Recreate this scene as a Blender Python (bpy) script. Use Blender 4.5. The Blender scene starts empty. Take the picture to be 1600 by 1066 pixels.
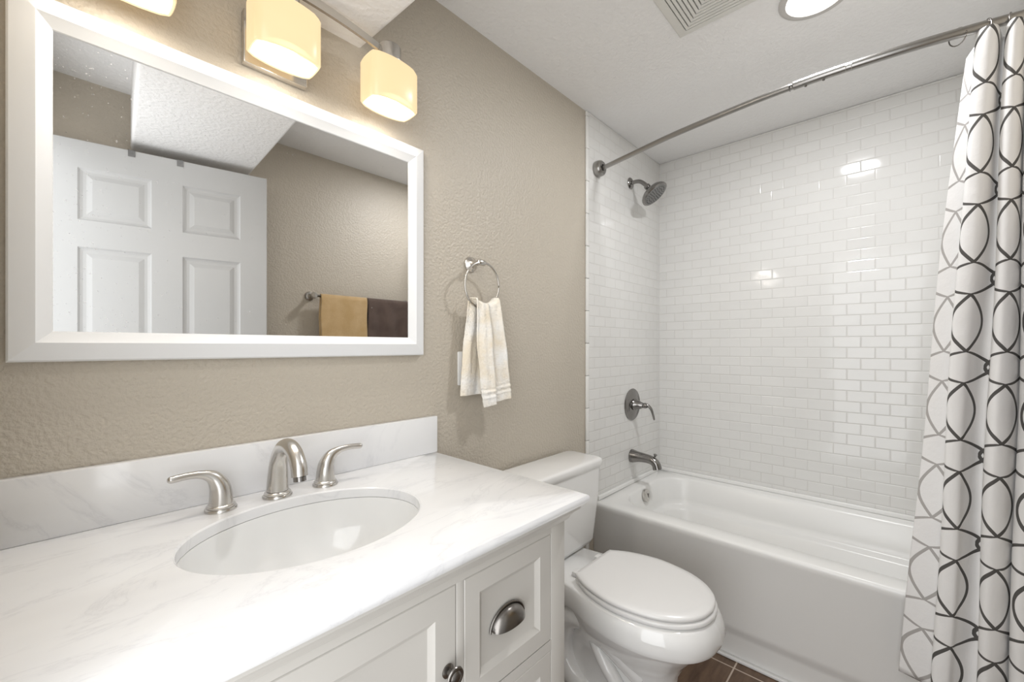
import bpy, bmesh, math, random
from mathutils import Vector, Matrix
random.seed(4)
C = bpy.context.scene.collection
PI = math.pi
R = math.radians

# ------------------------------------------------------------------ camera, world, lights, exposure
CAMZ = 1.21
cam_d = bpy.data.cameras.new('camera'); cam = bpy.data.objects.new('camera', cam_d); C.objects.link(cam)
cam_d.sensor_width = 36; cam_d.lens = 660.13 / 1600 * 36
cam_d.shift_y = 8.54 / 1600; cam_d.clip_start = 0.01
cam.location = (0, -1.1, CAMZ)
cam.rotation_euler = (R(90), 0, R(42.867 - 90))
bpy.context.scene.camera = cam

world = bpy.data.worlds.new('world'); bpy.context.scene.world = world
world.use_nodes = True
world.node_tree.nodes['Background'].inputs[0].default_value = (1, 0.97, 0.93, 1)
world.node_tree.nodes['Background'].inputs[1].default_value = 0.6

vs = bpy.context.scene.view_settings
vs.view_transform = 'Standard'; vs.look = 'None'; vs.gamma = 1; vs.use_curve_mapping = False
vs.exposure = 0.77

def area(name, loc, rot, sx, sy, power, col, shape='RECTANGLE'):
    l = bpy.data.lights.new(name, 'AREA'); l.shape = shape; l.size = sx; l.size_y = sy
    l.energy = power; l.color = col
    o = bpy.data.objects.new(name, l); C.objects.link(o); o.location = loc; o.rotation_euler = rot
    return o
# added fill light in the open doorway behind the camera, not a hallway lamp
area('doorway_fill', (-0.09, -0.965, 1.10), (0, R(-90), 0), 1.9, 0.74, 9.4, (0.96, 0.98, 1.0))
# recessed ceiling light over the tub side
area('recessed_lamp', (1.63, -0.895, 2.308), (0, 0, 0), 0.15, 0.15, 6.6, (0.97, 0.98, 1.0), 'DISK')

# ------------------------------------------------------------------ materials
def mat(name, col, rough=0.5, metal=0.0, spec=0.5, coat=0.0, emit=None, es=0.0, aniso=0.0):
    m = bpy.data.materials.new(name); m.use_nodes = True
    b = m.node_tree.nodes['Principled BSDF']
    b.inputs['Base Color'].default_value = (*col, 1)
    b.inputs['Roughness'].default_value = rough
    b.inputs['Metallic'].default_value = metal
    b.inputs['Specular IOR Level'].default_value = spec
    b.inputs['Coat Weight'].default_value = coat
    if aniso: b.inputs['Anisotropic'].default_value = aniso
    if emit:
        b.inputs['Emission Color'].default_value = (*emit, 1); b.inputs['Emission Strength'].default_value = es
    return m
def N(m, t, **kw):
    n = m.node_tree.nodes.new(t)
    for k, v in kw.items():
        if k in n.inputs.keys(): n.inputs[k].default_value = v
        else: setattr(n, k, v)
    return n
def L(m, a, b): m.node_tree.links.new(a, b)
def bsdf(m): return m.node_tree.nodes['Principled BSDF']
def ramp(m, src, stops):
    r = N(m, 'ShaderNodeValToRGB'); e = r.color_ramp.elements
    while len(e) < len(stops): e.new(0.5)
    for i, (p, c) in enumerate(stops):
        e[i].position = p; e[i].color = (*c, 1)
    L(m, src, r.inputs[0]); return r
def noise_bump(m, scale, strength, dist, detail=3, rough=0.55, stops=None):
    tc = N(m, 'ShaderNodeTexCoord')
    n = N(m, 'ShaderNodeTexNoise', Scale=scale, Detail=detail, Roughness=rough)
    L(m, tc.outputs['Object'], n.inputs['Vector'])
    src = n.outputs[0]
    if stops: src = ramp(m, src, stops).outputs[0]
    b = N(m, 'ShaderNodeBump', Strength=strength, Distance=dist)
    L(m, src, b.inputs['Height']); L(m, b.outputs[0], bsdf(m).inputs['Normal'])
    return n
def math_(m, op, a, b=None, c=None):
    n = N(m, 'ShaderNodeMath'); n.operation = op
    for i, v in enumerate((a, b, c)):
        if v is None: continue
        if hasattr(v, 'links'): L(m, v, n.inputs[i])
        else: n.inputs[i].default_value = v
    return n.outputs[0]

BEIGE = (0.51, 0.46, 0.385)
m_wall = mat('beige_paint', BEIGE, 0.42, spec=0.45)
noise_bump(m_wall, 110, 0.38, 0.003, 2, 0.5, [(0.35, (0, 0, 0)), (0.62, (1, 1, 1))])
m_ceil = mat('ceiling_paint', (0.84, 0.83, 0.82), 0.6, spec=0.3)
noise_bump(m_ceil, 70, 0.35, 0.003, 2, 0.5, [(0.38, (0, 0, 0)), (0.62, (1, 1, 1))])
m_white = mat('white_paint', (0.82, 0.82, 0.81), 0.35)
m_frame = mat('white_frame_paint', (0.80, 0.805, 0.81), 0.3)
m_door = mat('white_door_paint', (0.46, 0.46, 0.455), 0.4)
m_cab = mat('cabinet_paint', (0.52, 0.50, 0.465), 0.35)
m_gap = mat('gap_shade_dark', (0.05, 0.045, 0.04), 0.8)  # near-black: shade of cabinet gaps and vent slots put into the colour
m_porc = mat('porcelain', (0.80, 0.795, 0.78), 0.08, coat=0.4)
m_tub = mat('tub_enamel', (0.85, 0.845, 0.825), 0.26)
m_sink = mat('sink_porcelain', (0.80, 0.80, 0.79), 0.1, coat=0.3)
m_plastic = mat('seat_plastic', (0.76, 0.75, 0.735), 0.28)
m_nickel = mat('brushed_nickel', (0.62, 0.60, 0.57), 0.24, 1.0)
m_dark_nickel = mat('satin_nickel_dark', (0.27, 0.26, 0.25), 0.2, 1.0)
m_pewter = mat('pewter', (0.24, 0.225, 0.21), 0.27, 1.0)
m_steel = mat('rod_steel', (0.36, 0.35, 0.335), 0.3, 1.0)
m_black = mat('black_rubber', (0.02, 0.02, 0.02), 0.5)
m_mirror = mat('mirror_glass', (0.76, 0.76, 0.755), 0.015, 1.0)
m_clear = mat('clear_plastic_sleeve', (0.75, 0.74, 0.72), 0.15)

tc = N(m_mirror, 'ShaderNodeTexCoord')
sn = N(m_mirror, 'ShaderNodeTexNoise', Scale=150, Detail=2, Roughness=0.6); L(m_mirror, tc.outputs['Object'], sn.inputs['Vector'])
sm = N(m_mirror, 'ShaderNodeTexNoise', Scale=7, Detail=3, Roughness=0.6); L(m_mirror, tc.outputs['Object'], sm.inputs['Vector'])
sx = N(m_mirror, 'ShaderNodeSeparateXYZ'); L(m_mirror, tc.outputs['Object'], sx.inputs[0])
# water spots: denser towards the upper left corner of the glass
dens = math_(m_mirror, 'SUBTRACT', 0.30, math_(m_mirror, 'ABSOLUTE', math_(m_mirror, 'SUBTRACT', 0.02, sx.outputs[0])))
dens = math_(m_mirror, 'MAXIMUM', dens, 0.05)
th = math_(m_mirror, 'SUBTRACT', 0.845, math_(m_mirror, 'ADD', math_(m_mirror, 'MULTIPLY', dens, 0.22), math_(m_mirror, 'MULTIPLY', sm.outputs[0], 0.20)))
spk = math_(m_mirror, 'GREATER_THAN', sn.outputs[0], th)
spk = math_(m_mirror, 'MULTIPLY', spk, 0.35)
inv = math_(m_mirror, 'SUBTRACT', 1.0, spk); L(m_mirror, inv, bsdf(m_mirror).inputs['Metallic'])
# marble
m_marble = mat('white_marble', (0.85, 0.85, 0.84), 0.13, coat=0.2)
tc = N(m_marble, 'ShaderNodeTexCoord')
mp = N(m_marble, 'ShaderNodeMapping'); mp.inputs['Rotation'].default_value = (0.5, 0.3, 0.5); mp.inputs['Scale'].default_value = (1.0, 2.3, 1.3)
L(m_marble, tc.outputs['Object'], mp.inputs[0])
n1 = N(m_marble, 'ShaderNodeTexNoise', Scale=2.4, Detail=9, Roughness=0.62, Distortion=1.3); L(m_marble, mp.outputs[0], n1.inputs['Vector'])
v1 = math_(m_marble, 'ABSOLUTE', math_(m_marble, 'SUBTRACT', n1.outputs[0], 0.5))
r1 = ramp(m_marble, v1, [(0.0, (0.73, 0.73, 0.735)), (0.006, (0.775, 0.775, 0.78)), (0.028, (0.81, 0.81, 0.81))])
n2 = N(m_marble, 'ShaderNodeTexNoise', Scale=3.0, Detail=3, Roughness=0.5); L(m_marble, mp.outputs[0], n2.inputs['Vector'])
r2 = ramp(m_marble, n2.outputs[0], [(0.35, (0.93, 0.93, 0.94)), (0.6, (1, 1, 1))])
mx = N(m_marble, 'ShaderNodeMix', data_type='RGBA', blend_type='MULTIPLY'); mx.inputs[0].default_value = 1
L(m_marble, r1.outputs[0], mx.inputs[6]); L(m_marble, r2.outputs[0], mx.inputs[7]); L(m_marble, mx.outputs[2], bsdf(m_marble).inputs['Base Color'])

# wall tile: 2 x 4 inch running bond. axis = which object axis is horizontal
def tile_mat(name, axis):
    m = mat(name, (0.80, 0.79, 0.765), 0.11, spec=0.33)
    tc = N(m, 'ShaderNodeTexCoord'); sp = N(m, 'ShaderNodeSeparateXYZ'); L(m, tc.outputs['Object'], sp.inputs[0])
    cb = N(m, 'ShaderNodeCombineXYZ'); L(m, sp.outputs[axis], cb.inputs[0]); L(m, sp.outputs[2], cb.inputs[1])
    def brick(mortar, smooth):
        b = N(m, 'ShaderNodeTexBrick'); b.offset = 0.5
        for k, v in (('Scale', 1), ('Mortar Size', mortar), ('Mortar Smooth', smooth), ('Brick Width', 0.1005), ('Row Height', 0.0502), ('Bias', 0)):
            b.inputs[k].default_value = v
        b.inputs['Color1'].default_value = (0, 0, 0, 1); b.inputs['Color2'].default_value = (1, 1, 1, 1); b.inputs['Mortar'].default_value = (0.5, 0.5, 0.5, 1)
        L(m, cb.outputs[0], b.inputs['Vector']); return b
    b1 = brick(0.0016, 0.15); b2 = brick(0.0042, 1.0)
    base = N(m, 'ShaderNodeMix', data_type='RGBA')
    L(m, b1.outputs['Fac'], base.inputs[0])
    tint = N(m, 'ShaderNodeMix', data_type='RGBA'); L(m, b1.outputs['Color'], tint.inputs[0])
    tint.inputs[6].default_value = (0.73, 0.722, 0.70, 1); tint.inputs[7].default_value = (0.755, 0.747, 0.725, 1)
    L(m, tint.outputs[2], base.inputs[6]); base.inputs[7].default_value = (0.66, 0.645, 0.62, 1)
    L(m, base.outputs[2], bsdf(m).inputs['Base Color'])
    rg = N(m, 'ShaderNodeMapRange'); L(m, b1.outputs['Fac'], rg.inputs[0]); rg.inputs[3].default_value = 0.08; rg.inputs[4].default_value = 0.5
    L(m, rg.outputs[0], bsdf(m).inputs['Roughness'])
    inv = math_(m, 'SUBTRACT', 1.0, b2.outputs['Fac'])
    nz = N(m, 'ShaderNodeTexNoise', Scale=9, Detail=1); L(m, tc.outputs['Object'], nz.inputs['Vector'])
    h = math_(m, 'ADD', inv, math_(m, 'MULTIPLY', nz.outputs[0], 1.1))
    bp = N(m, 'ShaderNodeBump', Strength=0.55, Distance=0.0016); L(m, h, bp.inputs['Height'])
    L(m, bp.outputs[0], bsdf(m).inputs['Normal'])
    return m
m_tile_x = tile_mat('subway_tile_end', 0); m_tile_y = tile_mat('subway_tile_long', 1)
m_bull = mat('glazed_edge_tile', (0.80, 0.79, 0.76), 0.12, coat=0.2)

# floor tile
m_floor = mat('brown_floor_tile', (0.10, 0.07, 0.05), 0.35)
tc = N(m_floor, 'ShaderNodeTexCoord'); mp = N(m_floor, 'ShaderNodeMapping'); mp.inputs['Location'].default_value = (-1.732, 0.631, 0)
L(m_floor, tc.outputs['Object'], mp.inputs[0])
bk = N(m_floor, 'ShaderNodeTexBrick'); bk.offset = 0.0
for k, v in (('Scale', 1), ('Mortar Size', 0.0028), ('Brick Width', 0.305), ('Row Height', 0.305), ('Mortar Smooth', 0.1)): bk.inputs[k].default_value = v
bk.inputs['Mortar'].default_value = (0.52, 0.43, 0.35, 1)
L(m_floor, mp.outputs[0], bk.inputs['Vector'])
mp2 = N(m_floor, 'ShaderNodeMapping'); mp2.inputs['Scale'].default_value = (3, 18, 3); L(m_floor, tc.outputs['Object'], mp2.inputs[0])
nz = N(m_floor, 'ShaderNodeTexNoise', Scale=2.0, Detail=8, Roughness=0.6); L(m_floor, mp2.outputs[0], nz.inputs['Vector'])
rr = ramp(m_floor, nz.outputs[0], [(0.3, (0.075, 0.043, 0.026)), (0.7, (0.19, 0.118, 0.074))])
L(m_floor, rr.outputs[0], bk.inputs['Color1']); L(m_floor, rr.outputs[0], bk.inputs['Color2'])
L(m_floor, bk.outputs['Color'], bsdf(m_floor).inputs['Base Color'])

# fabrics
def terry(name, c1, c2, scale=220, band=None):
    m = mat(name, c1, 0.95, spec=0.1)
    b = bsdf(m); b.inputs['Sheen Weight'].default_value = 0.4
    n = noise_bump(m, scale, 0.9, 0.004, 4, 0.7)
    tc = N(m, 'ShaderNodeTexCoord'); n2 = N(m, 'ShaderNodeTexNoise', Scale=14, Detail=4); L(m, tc.outputs['Object'], n2.inputs['Vector'])
    r = ramp(m, n2.outputs[0], [(0.35, c1), (0.65, c2)])
    L(m, r.outputs[0], b.inputs['Base Color'])
    return m
m_towel = terry('cream_terry', (0.90, 0.81, 0.66), (0.97, 0.955, 0.92), 120)
m_tan = terry('tan_terry', (0.52, 0.35, 0.16), (0.60, 0.42, 0.22))
m_brown = terry('brown_terry', (0.085, 0.055, 0.043), (0.12, 0.082, 0.065))

def curtain_mat(name, dark):
    m = mat(name, (0.83, 0.82, 0.81), 0.75, spec=0.2)
    uv = N(m, 'ShaderNodeUVMap'); sp = N(m, 'ShaderNodeSeparateXYZ'); L(m, uv.outputs[0], sp.inputs[0])
    U, V = sp.outputs[0], sp.outputs[1]
    W, a, b, h1, h2 = 0.150, 0.044, 0.083, 0.151, 0.085
    P = h1 + h2
    t = math_(m, 'FLOORED_MODULO', V, P)
    oval = math_(m, 'LESS_THAN', t, h1)
    s1 = math_(m, 'MULTIPLY', math_(m, 'SINE', math_(m, 'MULTIPLY', t, PI / h1)), -a)
    s2 = math_(m, 'MULTIPLY', math_(m, 'POWER', math_(m, 'MAXIMUM', math_(m, 'SINE', math_(m, 'MULTIPLY', math_(m, 'SUBTRACT', t, h1), PI / h2)), 0.0), 0.85), b)
    off = math_(m, 'ADD', math_(m, 'MULTIPLY', oval, s1), math_(m, 'MULTIPLY', math_(m, 'SUBTRACT', 1.0, oval), s2))
    res = None
    cos1 = math_(m, 'ABSOLUTE', math_(m, 'COSINE', math_(m, 'MULTIPLY', t, PI / h1)))
    cos2 = math_(m, 'ABSOLUTE', math_(m, 'COSINE', math_(m, 'MULTIPLY', math_(m, 'SUBTRACT', t, h1), PI / h2)))
    wid = math_(m, 'ADD', math_(m, 'MULTIPLY', math_(m, 'MULTIPLY', oval, cos1), 0.0012),
                math_(m, 'MULTIPLY', math_(m, 'MULTIPLY', math_(m, 'SUBTRACT', 1.0, oval), cos2), 0.007))
    wid = math_(m, 'ADD', wid, 0.0042)
    for sgn in (1, -1):
        x = math_(m, 'SUBTRACT', U, math_(m, 'MULTIPLY', off, sgn))
        x = math_(m, 'FLOORED_MODULO', math_(m, 'ADD', x, W / 2), W)
        d = math_(m, 'ABSOLUTE', math_(m, 'SUBTRACT', x, W / 2))
        l = math_(m, 'LESS_THAN', d, wid)
        res = l if res is None else math_(m, 'MAXIMUM', res, l)
    mx = N(m, 'ShaderNodeMix', data_type='RGBA'); L(m, res, mx.inputs[0])
    mx.inputs[6].default_value = (0.83, 0.82, 0.81, 1); mx.inputs[7].default_value = (*dark, 1)
    L(m, mx.outputs[2], bsdf(m).inputs['Base Color'])
    n = N(m, 'ShaderNodeTexNoise', Scale=14, Detail=5, Roughness=0.6)
    tcc = N(m, 'ShaderNodeTexCoord'); L(m, tcc.outputs['Object'], n.inputs['Vector'])
    bp = N(m, 'ShaderNodeBump', Strength=0.35, Distance=0.008); L(m, n.outputs[0], bp.inputs['Height']); L(m, bp.outputs[0], bsdf(m).inputs['Normal'])
    return m
m_curt = curtain_mat('printed_curtain_front', (0.10, 0.095, 0.09))
m_curt_rev = curtain_mat('printed_curtain_reverse', (0.42, 0.40, 0.385))

# lit glass
m_shade = mat('opal_glass_lit', (0.30, 0.22, 0.13), 0.3, emit=(1.0, 0.74, 0.42), es=0.50)
m_shade_in = mat('opal_glass_inside_lit', (0.5, 0.47, 0.4), 0.4, emit=(1.0, 0.93, 0.75), es=0.7)
m_bulb = mat('bulb_lit', (1, 1, 1), 0.3, emit=(1.0, 0.93, 0.82), es=9)
m_lens = mat('downlight_lens_lit', (1, 1, 1), 0.4, emit=(1, 0.98, 0.95), es=4)

# ------------------------------------------------------------------ mesh helpers
def obj(name, bm, m, parent=None, smooth=True, angle=40):
    bmesh.ops.recalc_face_normals(bm, faces=bm.faces)
    me = bpy.data.meshes.new(name); bm.to_mesh(me); bm.free()
    for mm in (m if isinstance(m, (list, tuple)) else [m]): me.materials.append(mm)
    o = bpy.data.objects.new(name, me); C.objects.link(o)
    if parent:
        o.parent = parent
        o.matrix_parent_inverse = Matrix.Identity(4)
        o.location = -Vector(parent['_o']) if '_o' in parent.keys() else (0, 0, 0)
    if smooth:
        for p in me.polygons: p.use_smooth = True
        me.set_sharp_from_angle(angle=R(angle))
    return o
# things are modelled in world coordinates; the Empty sits at the thing's base
def thing(name, label, cat, loc, group=None):
    o = bpy.data.objects.new(name, None); C.objects.link(o); o.location = loc; o.empty_display_size = 0.05
    o['_o'] = list(loc); o['label'] = label; o['category'] = cat
    if group: o['group'] = group
    return o
def sub(name, bm, m, part, **kw):
    o = obj(name, bm, m, None, **kw); o.parent = part; o.location = (0, 0, 0); return o
def tag(o, label, cat, group=None):
    o['label'] = label; o['category'] = cat
    if group: o['group'] = group
    return o
def struct(name, bm, m, label=None, **kw):
    o = obj(name, bm, m, **kw); o['kind'] = 'structure'
    if label: o['label'] = label
    return o
def box(bm, x0, x1, y0, y1, z0, z1, bev=0.0, seg=2):
    vs_ = [bm.verts.new((x, y, z)) for x in (x0, x1) for y in (y0, y1) for z in (z0, z1)]
    f = [(0, 1, 3, 2), (4, 6, 7, 5), (0, 4, 5, 1), (2, 3, 7, 6), (0, 2, 6, 4), (1, 5, 7, 3)]
    fs = [bm.faces.new([vs_[i] for i in q]) for q in f]
    if bev:
        es = list({e for q in fs for e in q.edges})
        bmesh.ops.bevel(bm, geom=es, offset=bev, segments=seg, affect='EDGES', profile=0.5)
def B(): return bmesh.new()
def bx(*a, **k): bm = B(); box(bm, *a, **k); return bm
def loft(bm, rings, cap0=True, cap1=True, closed=True):
    vr = [[bm.verts.new(p) for p in r] for r in rings]
    n = len(rings[0])
    for a, b in zip(vr, vr[1:]):
        for i in range(n if closed else n - 1):
            j = (i + 1) % n
            bm.faces.new((a[i], a[j], b[j], b[i]))
    if closed and cap0: bm.faces.new(list(reversed(vr[0])))
    if closed and cap1: bm.faces.new(vr[-1])
    return vr
def frame_of(d):
    d = Vector(d).normalized(); u = Vector((0, 0, 1)) if abs(d.z) < 0.95 else Vector((1, 0, 0))
    a = d.cross(u).normalized(); b = a.cross(d).normalized(); return a, b
def lathe(bm, base, axis, prof, n=40, sx=1.0, up=None):
    """prof = [(distance along axis, radius)]"""
    base = Vector(base); ax = Vector(axis).normalized(); a, b = frame_of(ax)
    rings = []
    for h, r in prof:
        r = max(r, 1e-5)
        rings.append([base + ax * h + a * (math.cos(t) * r * sx) + b * (math.sin(t) * r) for t in [2 * PI * i / n for i in range(n)]])
    loft(bm, rings)
def smooth_path(pts, k=8):
    P = [Vector(p) for p in pts]; out = []
    for i in range(len(P) - 1):
        p0 = P[max(i - 1, 0)]; p1 = P[i]; p2 = P[i + 1]; p3 = P[min(i + 2, len(P) - 1)]
        for j in range(k):
            t = j / k
            out.append(0.5 * ((2 * p1) + (p2 - p0) * t + (2 * p0 - 5 * p1 + 4 * p2 - p3) * t * t + (3 * p1 - p0 - 3 * p2 + p3) * t ** 3))
    out.append(P[-1]); return out
def tube(bm, pts, rad, n=20, k=8, smooth=True, flat=1.0, flatdir=None):
    """rad: number or list per control point; flat squashes along the second frame axis"""
    if not isinstance(rad, (list, tuple)): rad = [rad] * len(pts)
    if smooth:
        path = smooth_path([(*p,) for p in pts], k)
        rp = [v.x for v in smooth_path([(r, 0, 0) for r in rad], k)]
    else: path = [Vector(p) for p in pts]; rp = list(rad)
    rings = []; prev = None
    for i, p in enumerate(path):
        d = (path[min(i + 1, len(path) - 1)] - path[max(i - 1, 0)]).normalized()
        if prev is None:
            a, b = frame_of(d)
            if flatdir is not None:
                b = Vector(flatdir); b = (b - d * b.dot(d)).normalized(); a = b.cross(d)
        else:
            a = (prev - d * prev.dot(d)).normalized(); b = d.cross(a)
        prev = a
        rings.append([p + (a * math.cos(t) + b * math.sin(t) * flat) * max(rp[i], 1e-4) for t in [2 * PI * j / n for j in range(n)]])
    loft(bm, rings)
def sphere(bm, c, r, sz=1.0, n=20):
    M = Matrix.Translation(c) @ Matrix.Diagonal((1, 1, sz, 1))
    bmesh.ops.create_uvsphere(bm, u_segments=n, v_segments=n // 2, radius=r, matrix=M)

def panel_slab(bm, x0, x1, z0, z1, yf, yb, cells, prof, T=Matrix.Identity(4), edge=0.0015):
    """slab whose front (at y=yf, facing -y when yf<yb) carries sunk panels. cells = [(xa,xb,za,zb)] aligned in a grid;
    prof = [(inset, depth)] rings of each panel from the outline inwards"""
    s = 1 if yb > yf else -1
    xs = sorted({x0 + edge, x1 - edge, *[c[0] for c in cells], *[c[1] for c in cells]})
    zs = sorted({z0 + edge, z1 - edge, *[c[2] for c in cells], *[c[3] for c in cells]})
    V = {}
    def v(x, y, z):
        k = (round(x, 5), round(y, 5), round(z, 5))
        if k not in V: V[k] = bm.verts.new(T @ Vector((x, y, z)))
        return V[k]
    for i in range(len(xs) - 1):
        for j in range(len(zs) - 1):
            a, b, c, d = xs[i], xs[i + 1], zs[j], zs[j + 1]
            xm, zm = (a + b) / 2, (c + d) / 2
            if any(q[0] < xm < q[1] and q[2] < zm < q[3] for q in cells): continue
            bm.faces.new((v(a, yf, c), v(b, yf, c), v(b, yf, d), v(a, yf, d)))
    for (a, b, c, d) in cells:
        zz = [z for z in zs if c <= z <= d]; xx = [x for x in xs if a <= x <= b]
        prev = [v(a, yf, c), v(b, yf, c), v(b, yf, d), v(a, yf, d)]
        # outline must match the neighbouring grid: fan extra verts if any
        for ins, dep in prof:
            y = yf + s * dep
            cur = [v(a + ins, y, c + ins), v(b - ins, y, c + ins), v(b - ins, y, d - ins), v(a + ins, y, d - ins)]
            for q in range(4):
                r = (q + 1) % 4
                if prev[q] is cur[q]: continue
                bm.faces.new((prev[q], prev[r], cur[r], cur[q]))
            prev = cur
        bm.faces.new(prev)
    # edges and back
    ys = [yf + s * edge, yb]
    rect = lambda e, y: [(x0 + e, y, z0 + e), (x1 - e, y, z0 + e), (x1 - e, y, z1 - e), (x0 + e, y, z1 - e)]
    def ringpts(e, y): # outline with all the grid cuts
        X = [x0 + e if abs(x - (x0 + edge)) < 1e-6 else x1 - e if abs(x - (x1 - edge)) < 1e-6 else x for x in xs]
        Z = [z0 + e if abs(z - (z0 + edge)) < 1e-6 else z1 - e if abs(z - (z1 - edge)) < 1e-6 else z for z in zs]
        pts = [(x, y, Z[0]) for x in X] + [(X[-1], y, z) for z in Z[1:]] + [(x, y, Z[-1]) for x in reversed(X[:-1])] + [(X[0], y, z) for z in reversed(Z[1:-1])]
        return [v(*p) for p in pts]
    r0 = ringpts(edge, yf); r1 = ringpts(0, ys[0]); r2 = ringpts(0, yb)
    n = len(r0)
    for A, Bq in ((r0, r1), (r1, r2)):
        for i in range(n):
            j = (i + 1) % n; bm.faces.new((A[i], A[j], Bq[j], Bq[i]))
    bm.faces.new(r2)

# ------------------------------------------------------------------ room shell
HC = 2.3195          # ceiling height
XT, XC, YW = 1.689, 2.5055, -1.43
XL = -0.078
TUBZ = CAMZ - 0.7477
bm = bx(XL - 1.3, XC + 0.1, YW - 0.1, 0.1, -0.1, 0); struct('floor', bm, m_floor, smooth=False)
bm = bx(XL - 1.3, XC + 0.1, YW - 0.1, 0.1, HC, HC + 0.1); struct('ceiling', bm, m_ceil, smooth=False)
bm = bx(XL - 0.1, XC + 0.1, 0, 0.1, 0, HC); struct('wall_vanity', bm, m_wall, smooth=False)
bm = bx(XL - 1.3, XC + 0.1, YW - 0.1, YW, 0, HC); struct('wall_opposite', bm, m_wall, smooth=False)
bm = bx(XC, XC + 0.1, YW, 0, 0, HC); struct('wall_tub', bm, m_ceil, smooth=False)
# left wall with the doorway behind the camera
bm = B(); box(bm, XL - 0.1, XL, -0.58, 0, 0, HC); box(bm, XL - 0.1, XL, -1.36, -0.58, 2.06, HC); box(bm, XL - 0.1, XL, YW, -1.36, 0, HC)
struct('wall_left', bm, m_wall, smooth=False)
bm = bx(XL - 1.4, XL - 1.3, YW - 0.1, 0.1, 0, HC); struct('wall_hallway', bm, m_wall, smooth=False)
bm = bx(XL - 1.3, XL - 0.1, 0.0, 0.1, 0, HC); struct('wall_hallway_end', bm, m_wall, smooth=False)
bm = B(); box(bm, XL, XL + 0.006, -0.575, -0.52, 0, 2.06, bev=.002); struct('trim_1', bm, m_white)
bm = B(); box(bm, XL, XT, YW, YW + 0.012, 0, 0.09, bev=.003); struct('baseboard_opposite', bm, m_white)
bm = B(); box(bm, 0.80, XT, -0.012, 0, 0, 0.09, bev=.003); struct('baseboard_vanity', bm, m_white)
# dropped soffit crossing the room, slightly skewed
bm = B()
pl = [(0.118, 0.0, CAMZ + .822), (0.574, 0.0, CAMZ + .822), (0.669, YW, CAMZ + .868), (0.222, YW, CAMZ + .868)]
vb = [bm.verts.new(p) for p in pl]; vt = [bm.verts.new((p[0], p[1], HC)) for p in pl]
bm.faces.new(vb); bm.faces.new(vt)
for i in range(4): bm.faces.new((vb[i], vb[(i + 1) % 4], vt[(i + 1) % 4], vt[i]))
ed = [e for e in bm.edges if {e.verts[0], e.verts[1]} in ({vb[1], vb[2]}, {vb[3], vb[0]})]
bmesh.ops.bevel(bm, geom=ed, offset=0.012, segments=4, affect='EDGES', profile=0.5)
struct('ceiling_soffit', bm, m_ceil)

# tiled surround
TT = 0.008
bm = bx(XT + 0.024, XC - TT, -TT, 0, TUBZ + 0.022, HC - 0.002); struct('wall_tile_faucet_end', bm, m_tile_x, smooth=False)
bm = bx(XC - TT, XC, YW, 0, TUBZ + 0.022, HC - 0.002); struct('wall_tile_long', bm, m_tile_y, smooth=False)
bm = bx(XT + 0.024, XC - TT, YW, YW + TT, TUBZ + 0.022, HC - 0.002); struct('wall_tile_curtain_end', bm, m_tile_x, smooth=False)
for nm, ya, yb in (('trim_2', -0.0095, 0), ('trim_3', YW, YW + 0.0095)):
    bm = B(); z = 0.0
    zz = [0.46]
    while zz[-1] + 0.153 < HC: zz.append(zz[-1] + 0.153)
    zz.append(HC - 0.002)
    lo = [0.003] + zz
    for a, b in zip(lo, lo[1:]):
        if b - a < 0.02: continue
        box(bm, XT, XT + 0.0235, ya, yb, a + 0.0008, b - 0.0008, bev=.003, seg=3)
    struct(nm, bm, m_bull)

# ------------------------------------------------------------------ mirror
def mitre_frame(bm, x0, x1, z0, z1, prof):
    """prof = [(inset from outer edge, y)] closed loop"""
    rings = []
    for ins, y in prof:
        rings.append([(x0 + ins, y, z0 + ins), (x1 - ins, y, z0 + ins), (x1 - ins, y, z1 - ins), (x0 + ins, y, z1 - ins)])
    rings.append(rings[0])
    vr = [[bm.verts.new(p) for p in r] for r in rings[:-1]]; vr.append(vr[0])
    for a, b in zip(vr, vr[1:]):
        for i in range(4):
            j = (i + 1) % 4; bm.faces.new((a[i], a[j], b[j], b[i]))
MX0, MX1, MZ0, MZ1 = -0.0576, 0.7674, CAMZ - 0.0265, CAMZ + 0.603
mt = thing('wall_mirror', 'large wall mirror with a wide white frame hanging above the sink', 'mirror', ((MX0 + MX1) / 2, -0.001, MZ0))
bm = B()
mitre_frame(bm, MX0, MX1, MZ0, MZ1, [(0.002, -0.001), (0, -0.003), (0, -0.016), (0.003, -0.020), (0.030, -0.027), (0.033, -0.0275), (0.035, -0.026), (0.052, -0.0165), (0.053, -0.014), (0.053, -0.001)])
obj('frame', bm, m_frame, mt, angle=12)
bm = bx(MX0 + 0.05, MX1 - 0.05, -0.0135, -0.002, MZ0 + 0.05, MZ1 - 0.05); obj('glass', bm, m_mirror, mt, smooth=False)

# ------------------------------------------------------------------ vanity light
LX = [0.083, 0.343, 0.603]; SY = -0.095
vl = thing('vanity_light', 'three-shade brushed nickel vanity light with glowing square opal glass above the mirror', 'wall light', (0.343, -0.001, CAMZ + 0.70))
bm = bx(0.283, 0.421, -0.022, -0.001, CAMZ + 0.637, CAMZ + 0.757, bev=.003); obj('back_plate', bm, m_nickel, vl)
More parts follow.
